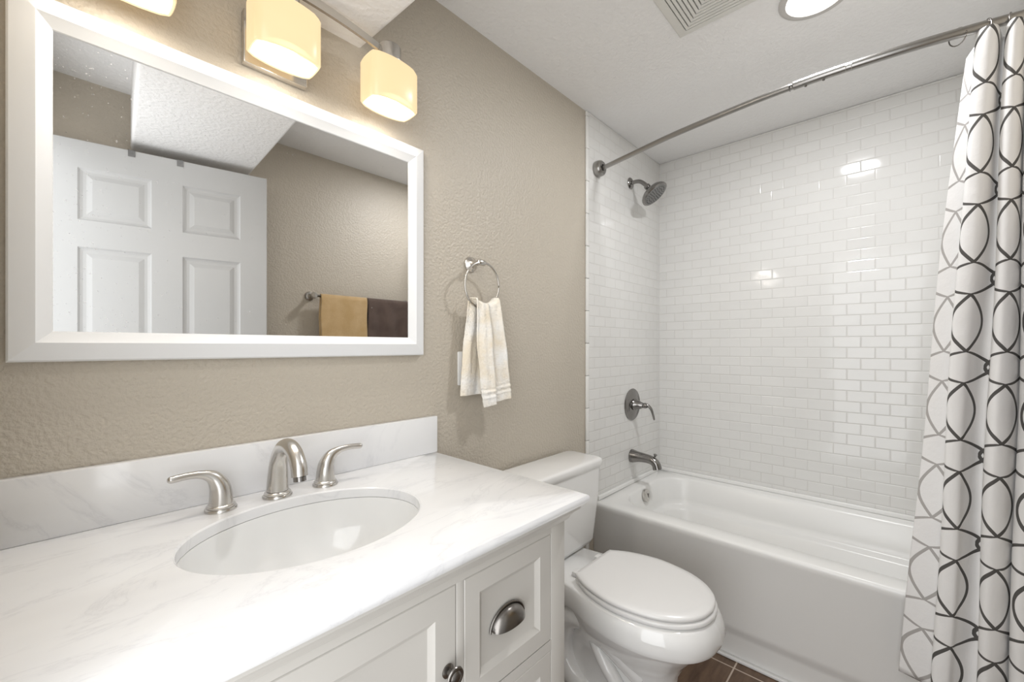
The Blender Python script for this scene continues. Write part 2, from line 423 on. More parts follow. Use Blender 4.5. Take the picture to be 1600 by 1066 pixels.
# bowed flat bar
bm = B(); r0 = []
ZB = CAMZ + 0.803
for i in range(41):
    x = 0.083 + 0.52 * i / 40; q = (x - 0.343) / 0.26
    y = SY; h = .011 - .003 * abs(q)
    r0.append((x, y, ZB - .028 * q * q, h))
rings = [[(x, y - .004, z - h), (x, y + .004, z - h), (x, y + .004, z + h), (x, y - .004, z + h)] for x, y, z, h in r0]
loft(bm, rings); obj('bar', bm, m_nickel, vl)
bm = B(); tube(bm, [(0.343, -0.021, ZB - 0.052), (0.343, -0.045, ZB - 0.048), (0.343, -0.066, ZB - 0.02), (0.343, SY + .005, ZB - 0.002)], 0.007); obj('bracket_arm', bm, m_nickel, vl)
def pillow_ring(cx, cy, hx, hy, bul, z, n=10, rc=0.008):
    pts = []
    for i in range(n + 1):      # front, left to right
        u = -1 + 2 * i / n; e = rc * max(0, abs(u) - 0.9) * 10 * 0.5
        pts.append((cx + u * hx, cy - hy - bul * (1 - u * u) + e, z))
    for i in range(1, 4): pts.append((cx + hx + 0.002 * (1 - (i / 2 - 1) ** 2), cy - hy + 2 * hy * i / 4, z))
    for i in range(n + 1):
        u = 1 - 2 * i / n; e = rc * max(0, abs(u) - 0.9) * 10 * 0.5
        pts.append((cx + u * hx, cy + hy + bul * (1 - u * u) - e, z))
    for i in range(1, 4): pts.append((cx - hx - 0.002 * (1 - (i / 2 - 1) ** 2), cy + hy - 2 * hy * i / 4, z))
    return pts
SZ0, SZ1 = CAMZ + 0.633, CAMZ + 0.750
for k, x in enumerate(LX):
    bm = B()
    loft(bm, [pillow_ring(x, SY, 0.0610, 0.0290, 0.010, SZ0 + 0.001), pillow_ring(x, SY, 0.0640, 0.0320, 0.012, SZ0), pillow_ring(x, SY, 0.0665, 0.0340, 0.012, SZ0 + 0.004),
              pillow_ring(x, SY, 0.0665, 0.0340, 0.012, SZ1 - 0.012), pillow_ring(x, SY, 0.0630, 0.0310, 0.011, SZ1 - 0.003), pillow_ring(x, SY, 0.058, 0.028, 0.009, SZ1)], cap0=False)
    sh = obj('lamp_shade', bm, m_shade, vl, angle=60)
    bm = B()
    loft(bm, [pillow_ring(x, SY, 0.0610, 0.0290, 0.010, SZ0 + 0.001), pillow_ring(x, SY, 0.0635, 0.0315, 0.0095, SZ1 - 0.015)], cap0=False)
    sub('shade_lining', bm, m_shade_in, sh, angle=60)
    bm = B(); sphere(bm, (x, SY, SZ0 + 0.052), 0.024, 1.15); tube(bm, [(x, SY, SZ0 + .07), (x, SY, SZ1 - .02)], .012, smooth=False)
    sub('bulb', bm, m_bulb, sh)
    bm = B(); lathe(bm, (x, SY, SZ1 + .001), (0, 0, 1), [(0, .033), (.002, .034), (.006, .034), (.008, .030), (.042, .030), (.044, .029), (.045, .005)], n=40)
    obj('shade_holder', bm, m_nickel, vl)
    pl_ = bpy.data.lights.new('bulb_light', 'POINT'); pl_.energy = 0.5; pl_.color = (1, 0.95, 0.89); pl_.shadow_soft_size = 0.028
    po = bpy.data.objects.new('bulb_light', pl_); C.objects.link(po); po.location = (x, SY - .006, SZ0 + 0.010)
    area('shade_light', (x, SY - .068, SZ0 + .045), (R(-52), 0, 0), 0.12, 0.05, 0.62, (1, 0.96, 0.91))

# ------------------------------------------------------------------ countertop, backsplash, sink
CZ = CAMZ - 0.3325; CT = 0.022
SX, SYc, SA, SB = 0.335, -0.275, 0.210, 0.163
CX1, CY0 = 0.817, -0.5813
ct = thing('vanity_countertop', 'white veined marble countertop with an oval cut-out over the vanity', 'countertop', (0.37, -0.29, CZ - CT))
def rect_ring(ins, z, n=120):
    x0, x1, y0, y1 = XL + 0.002, CX1 - ins, CY0 + ins, -0.002
    cr = [math.atan2((y - SYc) / SB, (x - SX) / SA) for x in (x0, x1) for y in (y0, y1)]
    pts = []
    for t in ANG:
        dx, dy = math.cos(t) * SA, math.sin(t) * SB
        s = min(((x1 - SX) / dx) if dx > 1e-9 else ((x0 - SX) / dx) if dx < -1e-9 else 1e9,
                ((y1 - SYc) / dy) if dy > 1e-9 else ((y0 - SYc) / dy) if dy < -1e-9 else 1e9)
        pts.append((SX + dx * s, SYc + dy * s, z))
    return pts
base = [2 * PI * i / 120 - PI for i in range(120)]
for x in (XL + 0.002, CX1):
    for y in (CY0, -0.002):
        a = math.atan2((y - SYc) / SB, (x - SX) / SA)
        k = min(range(len(base)), key=lambda i: abs(base[i] - a)); base[k] = a
ANG = base
def ell(a, b, z): return [(SX + math.cos(t) * a, SYc + math.sin(t) * b, z) for t in ANG]
bm = B()
loft(bm, [ell(SA, SB, CZ - CT), ell(SA, SB, CZ - 0.003), ell(SA + .003, SB + .003, CZ), rect_ring(0.006, CZ), rect_ring(0.0025, CZ - 0.0015), rect_ring(0.0005, CZ - 0.005), rect_ring(0, CZ - 0.010),
          rect_ring(0.001, CZ - 0.015), rect_ring(0.006, CZ - 0.021), rect_ring(0.010, CZ - CT), ell(SA, SB, CZ - CT)], cap0=False, cap1=False)
bmesh.ops.remove_doubles(bm, verts=bm.verts, dist=1e-5)
obj('slab', bm, m_marble, ct, angle=35)
bm = bx(XL + 0.002, CX1, -0.021, -0.0015, CZ + 0.0003, CAMZ - 0.2194, bev=.0015); obj('backsplash', bm, m_marble, ct)

sk = thing('sink', 'oval white porcelain undermount sink set under the marble countertop', 'sink', (SX, SYc, CZ - 0.17))
bm = B()
pr = [(1.07, -CT - 0.001), (0.995, -CT - 0.001), (0.985, -CT - 0.02), (0.96, -CT - 0.05), (0.90, -CT - 0.085), (0.78, -CT - 0.115), (0.58, -CT - 0.133), (0.35, -CT - 0.140), (0.12, -CT - 0.143)]
rings = [ell(SA * s, SB * s, CZ + z) for s, z in pr]
rings += [ell(SA * s * 1.03 + .005, SB * s * 1.03 + .005, CZ + z - 0.010) for s, z in reversed(pr[1:])]
rings = rings + [ell(SA * 1.07, SB * 1.07, CZ - CT - 0.012)]
vr = loft(bm, rings, cap0=False, cap1=False)
for i in range(len(ANG)):
    j = (i + 1) % len(ANG); bm.faces.new((vr[-1][i], vr[-1][j], vr[0][j], vr[0][i]))
obj('basin', bm, m_sink, sk, angle=50)
bm = B(); lathe(bm, (SX, SYc, CZ - CT - 0.148), (0, 0, 1), [(0, .016), (.001, .020), (.0065, .024), (.008, .022), (.0085, .006), (.011, .005), (.0115, 0)]); obj('drain', bm, m_nickel, sk)

# ------------------------------------------------------------------ faucet
FX, FY = 0.334, -0.078
fc = thing('faucet', 'brushed nickel widespread faucet with two lever handles behind the sink', 'faucet', (FX, FY, CZ))
def flange(x, y, r):
    bm = B(); lathe(bm, (x, y, CZ + 0.0003), (0, 0, 1), [(0, r), (.003, r), (.005, r - .001), (.006, r - .0035), (.009, r - .003), (.0115, r - .005), (.013, r - .008), (.013, .006)]); return bm
bm = B()
tube(bm, [(FX, FY, CZ + .012), (FX, FY - .002, CZ + .045), (FX, FY - .010, CZ + .083), (FX, FY - .035, CZ + .112), (FX, FY - .068, CZ + .121), (FX, FY - .100, CZ + .112), (FX, FY - .121, CZ + .090), (FX, FY - .126, CZ + .070)],
     [.0225, .0205, .0180, .0165, .0160, .0155, .0155, .0155], n=32, k=8)
sp = obj('spout', bm, m_nickel, fc)
sub('spout_base', flange(FX, FY, .030), m_nickel, sp)
bm = B(); lathe(bm, (FX, FY - .1265, CZ + .0695), (0, -.12, -1), [(0, .012), (.009, .012), (.009, .009), (.006, .008)]); sub('aerator', bm, m_dark_nickel, sp)
for s in (-1, 1):
    hx = FX + s * 0.106
    bm = B()
    tube(bm, [(hx, FY, CZ + .011), (hx, FY, CZ + .030), (hx + s * .003, FY, CZ + .050), (hx + s * .014, FY - .001, CZ + .069), (hx + s * .034, FY - .004, CZ + .079), (hx + s * .058, FY - .008, CZ + .082), (hx + s * .082, FY - .012, CZ + .081), (hx + s * .0875, FY - .013, CZ + .0805)],
         [.0215, .0200, .0178, .0130, .0082, .0068, .0066, .003], n=28, k=8)
    h = obj('handle', bm, m_nickel, fc)
    sub('handle_base', flange(hx, FY, .0285), m_nickel, h)

# ------------------------------------------------------------------ vanity cabinet
CF = -0.540; CXR = 0.777; CH = CZ - CT - 0.001
vc = thing('vanity_cabinet', 'off-white bathroom vanity cabinet with recessed door and stacked drawers', 'cabinet', (0.35, -0.28, 0))
DZ1 = CAMZ - 0.406; DZ0 = CAMZ - 0.634; D2 = DZ0 - 0.024
XD0, XD1 = 0.482, 0.727
fz = [(D2 - 0.224, D2), (0.13, D2 - 0.248)]
bm = B()
YB = -0.004
box(bm, XL + .002, XL + .020, CF + .02, YB, 0.0, CH - .002)             # left side
box(bm, CXR - .018, CXR - .0015, CF + .02, YB, 0.0, CH - .002)          # right side
box(bm, XL + .021, CXR - .019, -0.010, YB, 0.1, CH - .002)              # back
box(bm, XL + .021, CXR - .019, CF + .0205, -0.011, 0.09, 0.105)         # bottom
obj('carcass', bm, m_cab, vc, smooth=False)
# face frame: rails and stiles around the openings
bm = B(); y0, y1 = CF, CF + .0195
G = .0015
box(bm, XD1 + G, CXR, y0, y1, 0.0, CH - .001, bev=.001)                  # right stile (px 861-882)
box(bm, 0.463 + G, XD0 - G, y0 + .0002, y1, 0.1, DZ1 + G, bev=.0005)
box(bm, XL + .002, XD1 + G, y0, y1, DZ1 + G, CH - .001)
box(bm, XD0 - G, XD1 + G, y0 + .0002, y1, D2 + G, DZ0 - G)
box(bm, XD0 - G, XD1 + G, y0 + .0002, y1, D2 - 0.248 + G, D2 - 0.224 - G)
box(bm, XL + .002, XD1 + G, y0, y1, 0.09, 0.13 - G)
box(bm, XL + .002, XL + .03, y0 + .0002, y1, 0.13, DZ1)
box(bm, 0.130, 0.150 - G, y0 + .0002, y1, 0.13 - G, DZ1 + G)
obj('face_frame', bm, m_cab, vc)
# crown moulding below the top
bm = B()
def lrail(off, z): # L shaped path front + right
    return [(XL + .002, CF - off, z), (CXR + off, CF - off, z), (CXR + off, YB, z)]
prof = [(0.0005, CH - .034), (.005, CH - .033), (.008, CH - .029), (.010, CH - .024), (.016, CH - .017), (.021, CH - .013), (.024, CH - .011), (.026, CH - .009), (.026, CH - .0005), (.0005, CH - .0005)]
vr = [[bm.verts.new(p) for p in lrail(o, z)] for o, z in prof]
for a, b in zip(vr, vr[1:] + vr[:1]):
    for i in range(2): bm.faces.new((a[i], a[i + 1], b[i + 1], b[i]))
bm.faces.new([r[0] for r in vr]); bm.faces.new([r[-1] for r in reversed(vr)])
obj('crown_moulding', bm, m_cab, vc, angle=25)
bm = bx(0.152, XD1, CF + .021, CF + .023, 0.14, DZ1 + .002); obj('gap_shade_sheet', bm, m_gap, vc, smooth=False)  # added dark sheet that paints the shade in the gaps around the fronts
PP = [(0.0, 0.0), (0.002, 0.0015), (0.010, 0.0075), (0.0115, 0.008)]
def front(name, x0, x1, z0, z1, fr=0.036):
    bm = B(); panel_slab(bm, x0, x1, z0, z1, CF + .0003, CF + .0185, [(x0 + fr, x1 - fr, z0 + fr, z1 - fr)], PP[1:])
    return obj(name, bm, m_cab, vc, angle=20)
d1 = front('drawer', XD0, XD1, DZ0, DZ1)
d2 = front('drawer', XD0, XD1, *fz[0]); d3 = front('drawer', XD0, XD1, *fz[1])
dr = front('door', 0.150, 0.463, 0.13, DZ1, fr=0.043); dl = front('door', XL + .032, 0.128, 0.13, DZ1, fr=0.04)
def cup_pull(cx, cz):
    bm = B(); y = CF + .0075
    w, h, d = 0.045, 0.034, 0.024      # half width, height, depth
    zb = cz - 0.016
    n, k = 24, 10
    def shell(w, h, d):
        rows = []
        for j in range(k + 1):
            ph = (PI / 2) * j / k                       # 0 = outline on the drawer, 90 = lip
            rows.append([(cx + w * math.cos(t) * (1 - .06 * math.sin(ph)), y - d * math.sin(ph) * math.sin(t) ** .6 if math.sin(t) > 0 else y,
                          zb + h * math.sin(t) * math.cos(ph) ** .8 if math.sin(t) > 0 else zb) for t in [PI * i / n for i in range(n + 1)]])
        return rows
    o = shell(w, h, d); vr = [[bm.verts.new(p) for p in r] for r in o]
    for a, b in zip(vr, vr[1:]):
        for i in range(n): bm.faces.new((a[i], a[i + 1], b[i + 1], b[i]))
    bmesh.ops.remove_doubles(bm, verts=bm.verts, dist=1e-5)
    bmesh.ops.solidify(bm, geom=bm.faces[:], thickness=0.0018)
    pts = [(cx + (w + .002) * math.cos(t), y - .0025, zb + (h + .002) * math.sin(t)) for t in [PI * i / 30 for i in range(31)]]
    tube(bm, pts, .0024, n=10, smooth=False)
    return bm
for d, (z0, z1) in ((d1, (DZ0, DZ1)), (d2, fz[0]), (d3, fz[1])):
    o = sub('cup_pull', cup_pull((XD0 + XD1) / 2 - .008, (z0 + z1) / 2), m_pewter, d)
def knob(cx, cz):
    bm = B(); lathe(bm, (cx, CF + .0001, cz), (0, -1, 0), [(0, .0115), (.002, .0115), (.0035, .009), (.005, .0055), (.012, .0052), (.016, .007), (.018, .0150), (.0205, .0165), (.0225, .0155), (.0235, .0125), (.0228, .0105), (.0245, .0085), (.0255, .005), (.0258, 0)], n=36)
    return bm
sub('knob', knob(0.445, CAMZ - 0.543), m_pewter, dr); sub('knob', knob(0.110, CAMZ - 0.543), m_pewter, dl)

# ------------------------------------------------------------------ towel ring, hand towel, switch
RX, RZ, RR = 0.984, CAMZ + 0.207, 0.078
tr = thing('towel_ring', 'round brushed nickel towel ring mounted on the beige wall', 'towel ring', (0.975, -0.001, CAMZ + .287))
bm = B(); lathe(bm, (0.972, -0.0005, CAMZ + .283), (0, -1, 0), [(0, .027), (.004, .027), (.007, .025), (.012, .018), (.020, .012), (.032, .0085), (.040, .008)]); obj('flange', bm, m_nickel, tr)
bm = B(); lathe(bm, (0.960, -0.050, CAMZ + .284), (1, 0, 0), [(0, .004), (.002, .008), (.006, .0098), (.018, .0105), (.030, .0098), (.034, .008), (.036, .004)]); obj('post', bm, m_nickel, tr)
bm = B(); tube(bm, [(RX + RR * math.cos(t), -0.050 - 0.004 * math.sin(t), RZ + RR * math.sin(t)) for t in [2 * PI * i / 64 for i in range(65)]], .0036, n=14, smooth=False); obj('ring', bm, m_nickel, tr)

def drape(bm, fn, nu, nv, th):
    g = [[bm.verts.new(fn(i / nu, j / nv)) for i in range(nu + 1)] for j in range(nv + 1)]
    for j in range(nv):
        for i in range(nu): bm.faces.new((g[j][i], g[j][i + 1], g[j + 1][i + 1], g[j + 1][i]))
    bmesh.ops.recalc_face_normals(bm, faces=bm.faces)
    bmesh.ops.solidify(bm, geom=bm.faces[:], thickness=th)
ringbot = RZ - RR
def towel_fn(u, v):
    # v 0 = hem of the rear layer, 0.5 = over the ring, 1 = hem of the front layer
    s = (v - 0.5) * 2; a = abs(s); front_ = s > 0
    top = RZ - math.sqrt(max(RR ** 2 - (min(abs((u - .5) * .105 + .003), RR * .99)) ** 2, 0)) + 0.013   # follows the ring arc
    bot = (CAMZ - 0.205 + 0.026 * u) if front_ else (CAMZ - 0.163)
    over = min(a / 0.07, 1)
    z = top + 0.004 * math.cos(over * PI / 2) + (bot - top) * max(0, (a - 0.05) / 0.95)
    w = 0.098 + 0.045 * min(1, a * 1.3) ** .8
    cx = (0.990 + 0.058 * a ** 1.1 * (.75)) if front_ else (0.986 - 0.012 * a)
    if front_: w *= 0.86
    x = cx + (u - .5) * w
    f = min(1, a * 3) * 0.6 + .4
    amp = .0095 * f
    fold = amp * math.sin(u * 11 + (0.5 if front_ else 2) + 1.2 * a) + .004 * f * math.sin(u * 23 + 3 * a)
    y = -0.050 + (-1 if front_ else 1) * (0.0125 * math.sin(over * PI / 2) + .006 * a) + fold * (1 if front_ else .45)
    if front_: y -= 0.010 * over
    else: y = min(y, -0.012)
    x += .0015 * math.sin(z * 40 + u * 4)
    if .84 < a < .93: y += (-.0016 if front_ else 0) * math.cos((a - .82) * 120)
    return (x, y, z)
bm = B(); drape(bm, towel_fn, 110, 340, .0045)
for v in bm.verts: v.co += Vector((random.gauss(0, 1), random.gauss(0, 1), random.gauss(0, 1))) * .0004
tag(obj('hand_towel', bm, m_towel, angle=180), 'cream and white terry hand towel hanging folded through the wall ring', 'towel')

sw = thing('switch_plate', 'white wall switch plate half hidden behind the hand towel', 'switch plate', (0.947, -0.0005, CAMZ - .073))
bm = bx(0.9135, 0.9835, -0.0065, -0.0005, CAMZ - .131, CAMZ - .017, bev=.003); obj('plate', bm, m_white, sw)
bm = bx(0.931, 0.966, -0.0085, -0.0060, CAMZ - .107, CAMZ - .041, bev=.0012); obj('rocker', bm, m_white, sw)

# ------------------------------------------------------------------ toilet
TX = 1.300
to = thing('toilet', 'white two-piece elongated toilet with closed lid between the vanity and tub', 'toilet', (TX, -0.36, 0))
def rrect(cx, cy, hx, hy, r, z, n=8, bul=0.0):
    pts = []
    for (sx, sy, a0) in ((1, 1, 0), (-1, 1, 90), (-1, -1, 180), (1, -1, 270)):
        for i in range(n + 1):
            t = R(a0 + 90 * i / n)
            x = cx + sx * (hx - r) + r * math.cos(t); y = cy + sy * (hy - r) + r * math.sin(t)
            if y < cy: y -= bul * (1 - ((x - cx) / hx) ** 2)
            pts.append((x, y, z))
    return pts
TZ = CAMZ - 0.455
bm = B()
ty = -0.100
loft(bm, [rrect(TX, ty + .004, .150, .058, .03, .415, bul=.008), rrect(TX, ty, .195, .072, .045, .424, bul=.014), rrect(TX, ty, .205, .077, .045, .44, bul=.016), rrect(TX, ty - .002, .225, .083, .04, .60, bul=.016), rrect(TX, ty - .002, .232, .084, .035, TZ - .036, bul=.016)])
obj('tank', bm, m_porc, to, angle=50)
bm = B()
loft(bm, [rrect(TX, ty - .002, .232, .086, .035, TZ - .0355, bul=.016), rrect(TX, ty - .002, .243, .089, .035, TZ - .028, bul=.018), rrect(TX, ty - .002, .245, .090, .035, TZ - .010, bul=.018), rrect(TX, ty - .002, .241, .087, .033, TZ - .003, bul=.018), rrect(TX, ty - .002, .228, .078, .028, TZ, bul=.016)])
obj('tank_lid', bm, m_porc, to, angle=50)
# outlines, from the back centre clockwise (half), y measured from the wall
def outline(half, z, cx=TX):
    """half = [(x, y)] from back to front along +x; returns closed smooth loop"""
    P = [(x, y, 0) for x, y in half]
    sm = smooth_path(P, 6)
    right = [(cx + p.x, p.y, z) for p in sm]; left = [(cx - p.x, p.y, z) for p in reversed(sm[1:-1])]
    return right + left
def bowl_out(w, yb, yf, wb, z, neck=-0.28):
    m = (neck + yf) / 2
    L_ = neck - yf
    h = [(0, yb), (wb * .7, yb), (wb, yb - .012), (wb * 1.0, (yb + neck) / 2), (wb + (w - wb) * .35, neck), (w * .93, neck - L_ * .22), (w, neck - L_ * .45), (w * .94, neck - L_ * .68), (w * .70, neck - L_ * .88), (w * .36, neck - L_ * .975), (0, yf)]
    return outline(h, z)
bm = B()
loft(bm, [
    bowl_out(.122, -.060, -.610, .105, 0.0011, -.2),
    bowl_out(.119, -.060, -.606, .100, 0.0323, -.2),
    bowl_out(.098, -.070, -.590, .070, 0.0645, -.2),
    bowl_out(.090, -.075, -.580, .060, 0.1290, -.2),
    bowl_out(.096, -.080, -.590, .060, 0.1935, -.22),
    bowl_out(.116, -.085, -.615, .065, 0.2419, -.24),
    bowl_out(.150, -.080, -.650, .075, 0.2849, -.26),
    bowl_out(.168, -.060, -.680, .090, 0.3225, -.27),
    bowl_out(.172, -.045, -.690, .100, 0.3354, -.28),
    bowl_out(.186, -.035, -.712, .112, 0.3397, -.28),
    bowl_out(.191, -.030, -.718, .118, 0.3548, -.28),
    bowl_out(.187, -.028, -.710, .120, 0.3848, -.28),
    bowl_out(.180, -.028, -.698, .120, 0.4074, -.28),
    bowl_out(.172, -.032, -.690, .114, 0.4139, -.28),
])
for s in (-1, 1):   # sculpted trapway
    tube(bm, [(TX + s * .055, -.50, .17), (TX + s * .085, -.42, .255), (TX + s * .088, -.33, .30), (TX + s * .084, -.25, .275), (TX + s * .080, -.215, .20), (TX + s * .080, -.225, .13), (TX + s * .085, -.27, .075), (TX + s * .088, -.35, .05), (TX + s * .07, -.43, .045)],
         [.030, .040, .043, .042, .040, .040, .040, .036, .02], n=20)
    tube(bm, [(TX + s * .075, -.47, .05), (TX + s * .100, -.45, .13), (TX + s * .11, -.40, .20), (TX + s * .10, -.34, .255)], [.02, .022, .022, .012], n=14)
obj('bowl', bm, m_porc, to, angle=50)
def seat_out(w, yb, yf, wb, z):
    L_ = yb - yf
    h = [(0, yb), (wb * .6, yb), (wb, yb - .001), (wb + .010, yb - .008), (w * .86, yb - L_ * .16), (w * .985, yb - L_ * .36), (w * .985, yb - L_ * .52), (w * .88, yb - L_ * .72), (w * .66, yb - L_ * .875), (w * .34, yb - L_ * .972), (0, yf)]
    return outline(h, z)
dz = .029
bm = B(); loft(bm, [seat_out(.171, -.292, -.692, .102, .387 + dz), seat_out(.175, -.288, -.698, .106, .391 + dz), seat_out(.175, -.288, -.698, .106, .399 + dz), seat_out(.171, -.292, -.694, .102, .4025 + dz)]); obj('seat', bm, m_plastic, to, angle=50)
bm = B(); loft(bm, [seat_out(.166, -.290, -.686, .102, .4045 + dz), seat_out(.172, -.286, -.692, .106, .4075 + dz), seat_out(.1725, -.286, -.693, .106, .414 + dz), seat_out(.168, -.290, -.688, .102, .4195 + dz), seat_out(.150, -.305, -.664, .088, .4215 + dz), seat_out(.09, -.36, -.59, .05, .4225 + dz)]); obj('seat_lid', bm, m_plastic, to, angle=60)
for s in (-1, 1):
    bm = B(); box(bm, TX + s * .072 - .016, TX + s * .072 + .016, -.283, -.255, .4145, .432, bev=.005); obj('hinge', bm, m_plastic, to)
    bm = B(); lathe(bm, (TX + s * .108, -.30, .030), (0, 0, 1), [(0, .016), (.012, .015), (.020, .010), (.022, 0)], n=20); obj('bolt_cap', bm, m_plastic, to)
bm = B(); lathe(bm, (TX - .17, -.2005, .675), (0, -1, 0), [(0, .012), (.012, .010), (.014, .004)]); tube(bm, [(TX - .17, -.2125, .675), (TX - .14, -.217, .672), (TX - .10, -.218, .668)], .005); obj('flush_lever', bm, m_nickel, to)

# ------------------------------------------------------------------ bathtub
tb = thing('bathtub', 'white alcove bathtub with smooth apron below the white tiled wall', 'bathtub', ((1.757 + XC) / 2, YW / 2, 0))
X0, X1, Y0, Y1 = 1.757, XC - .0005, YW + .0005, -.0005
ccx, ccy = (X0 + X1) / 2, (Y0 + Y1) / 2; hx, hy = (X1 - X0) / 2, (Y1 - Y0) / 2
def tr_ring(x0, x1, y0, y1, r, z, n=10): return rrect((x0 + x1) / 2, (y0 + y1) / 2, (x1 - x0) / 2, (y1 - y0) / 2, r, z, n)
bm = B()
loft(bm, [
    tr_ring(X0 + .030, X1, Y0, Y1, .002, 0.001), tr_ring(X0 + .030, X1, Y0, Y1, .002, .085), tr_ring(X0 + .026, X1, Y0, Y1, .002, .100), tr_ring(X0 + .012, X1, Y0, Y1, .002, .120), tr_ring(X0 + .008, X1, Y0, Y1, .002, .140),
    tr_ring(X0 + .006, X1, Y0, Y1, .002, TUBZ - .040), tr_ring(X0 + .001, X1, Y0, Y1, .002, TUBZ - .030), tr_ring(X0, X1, Y0, Y1, .002, TUBZ - .012), tr_ring(X0 + .003, X1, Y0, Y1, .003, TUBZ - .003), tr_ring(X0 + .010, X1 - .002, Y0 + .002, Y1 - .002, .004, TUBZ),
    tr_ring(1.842, 2.440, -1.350, -.072, .150, TUBZ), tr_ring(1.848, 2.434, -1.344, -.078, .148, TUBZ - .003), tr_ring(1.855, 2.427, -1.335, -.084, .145, TUBZ - .012),
    tr_ring(1.872, 2.408, -1.28, -.102, .135, TUBZ - .110), tr_ring(1.876, 2.404, -1.26, -.106, .133, TUBZ - .135), tr_ring(1.884, 2.394, -1.25, -.114, .128, TUBZ - .143), tr_ring(1.902, 2.372, -1.23, -.132, .115, TUBZ - .147), tr_ring(1.912, 2.362, -1.22, -.142, .11, TUBZ - .158),
    tr_ring(1.935, 2.335, -1.15, -.165, .10, TUBZ - .30), tr_ring(1.955, 2.312, -1.12, -.185, .09, TUBZ - .335), tr_ring(1.99, 2.28, -1.08, -.22, .08, TUBZ - .35)])
obj('shell', bm, m_tub, tb, angle=50)
bm = B(); box(bm, X0 + .012, X0 + .0295, Y0 + .01, Y1 - .005, .001, .012, bev=.003); obj('base_caulk', bm, m_white, tb)
# raised lip against the walls
bm = B()
box(bm, X0 + .030, X1 - .001, -.018, -.0008, TUBZ + .0003, TUBZ + .0215, bev=.004, seg=3); box(bm, X1 - .0185, X1 - .0008, Y0 + .012, -.0185, TUBZ + .0003, TUBZ + .0215, bev=.004, seg=3)
obj('tile_flange', bm, m_tub, tb)
bm = B(); lathe(bm, (2.125, -.0960, CAMZ - .790), (0, -1, .18), [(-.004, .033), (.004, .034), (.008, .033), (.010, .029), (.0095, .024), (.0125, .020), (.0135, .006), (.0135, 0)], n=36); ov = obj('overflow_cover', bm, m_nickel, tb)
bm = B(); box(bm, 2.1225, 2.1275, -.1125, -.1085, CAMZ - .798, CAMZ - .775, bev=.001); sub('trip_lever', bm, m_dark_nickel, ov)
bm = B(); lathe(bm, (2.13, -.30, TUBZ - .351), (0, 0, 1), [(0, .03), (.003, .034), (.005, .03), (.006, .01), (.007, 0)]); obj('drain', bm, m_nickel, tb)

# ------------------------------------------------------------------ tub fittings
YT = -TT - .0003
va = thing('shower_valve', 'dark nickel shower valve with round plate and curved lever on tiled wall', 'shower valve', (2.142, YT, CAMZ - .317))
bm = B(); lathe(bm, (2.142, YT, CAMZ - .317), (0, -1, 0), [(0, .086), (.003, .087), (.006, .084), (.0085, .078), (.0085, .070), (.010, .068), (.013, .03), (.013, 0)], n=56); obj('escutcheon', bm, m_dark_nickel, va)
bm = B(); lathe(bm, (2.142, YT - .0125, CAMZ - .317), (0, -1, 0), [(0, .030), (.006, .031), (.012, .027), (.030, .023), (.044, .017), (.052, .013), (.056, .0145), (.066, .0150), (.074, .012), (.078, .004)], n=36); hb = obj('handle_hub', bm, m_dark_nickel, va)
bm = B(); tube(bm, [(2.142, YT - .078, CAMZ - .312), (2.147, YT - .090, CAMZ - .316), (2.153, YT - .104, CAMZ - .334), (2.158, YT - .112, CAMZ - .362), (2.160, YT - .117, CAMZ - .385), (2.160, YT - .118, CAMZ - .392)], [.010, .0115, .0105, .0085, .0075, .004], n=20, flat=.7); sub('lever', bm, m_dark_nickel, hb)
tsx = 2.137; tz = CAMZ - .597
ts = thing('tub_spout', 'dark nickel tub spout with diverter knob above the tub end', 'tub spout', (tsx, YT, tz))
bm = B(); tube(bm, [(tsx, YT, tz), (tsx, YT - .012, tz), (tsx, YT - .045, tz + .001), (tsx, YT - .085, tz), (tsx, YT - .118, tz - .006), (tsx, YT - .138, tz - .022), (tsx, YT - .146, tz - .046)], [.036, .034, .027, .0235, .0225, .0225, .0235], n=32); so = obj('spout_body', bm, m_dark_nickel, ts)
bm = B(); lathe(bm, (tsx, YT - .130, tz + .008), (0, -.25, 1), [(0, .005), (.012, .005), (.016, .0065), (.020, .0095), (.023, .009), (.025, .004)], n=20); sub('diverter_knob', bm, m_dark_nickel, so)
hz = CAMZ + .886; hxx = 2.12
sh_ = thing('wall_shower', 'dark nickel round shower head on a bent arm high on tiled wall', 'shower head', (hxx, YT, hz))
bm = B(); lathe(bm, (hxx, YT, hz), (0, -1, 0), [(0, .030), (.003, .031), (.008, .027), (.012, .016), (.013, .011)], n=32); obj('flange', bm, m_dark_nickel, sh_)
bm = B(); tube(bm, [(hxx, YT - .01, hz), (hxx, YT - .035, hz + .001), (hxx, YT - .060, hz - .006), (hxx, YT - .082, hz - .024), (hxx, YT - .096, hz - .040)], .0105, n=20); obj('arm', bm, m_dark_nickel, sh_)
ax = Vector((0.10, -.62, -.78)).normalized(); hb0 = Vector((hxx, YT - .093, hz - .036))
bm = B(); lathe(bm, hb0, ax, [(0, .012), (.002, .016), (.014, .0165), (.016, .013), (.020, .0145), (.024, .018), (.030, .024), (.038, .044), (.046, .060), (.054, .068), (.064, .073), (.070, .0735), (.073, .071), (.073, .063)], n=48); hd = obj('head', bm, m_dark_nickel, sh_)
bm = B(); lathe(bm, hb0 + ax * .0725, ax, [(0, .064), (.002, .0635), (.0025, .0)], n=40); fp = obj('face_plate', bm, mat('grey_face_plate', (.20, .20, .195), .35, .3), sh_)
bm = B(); a, b = frame_of(ax)
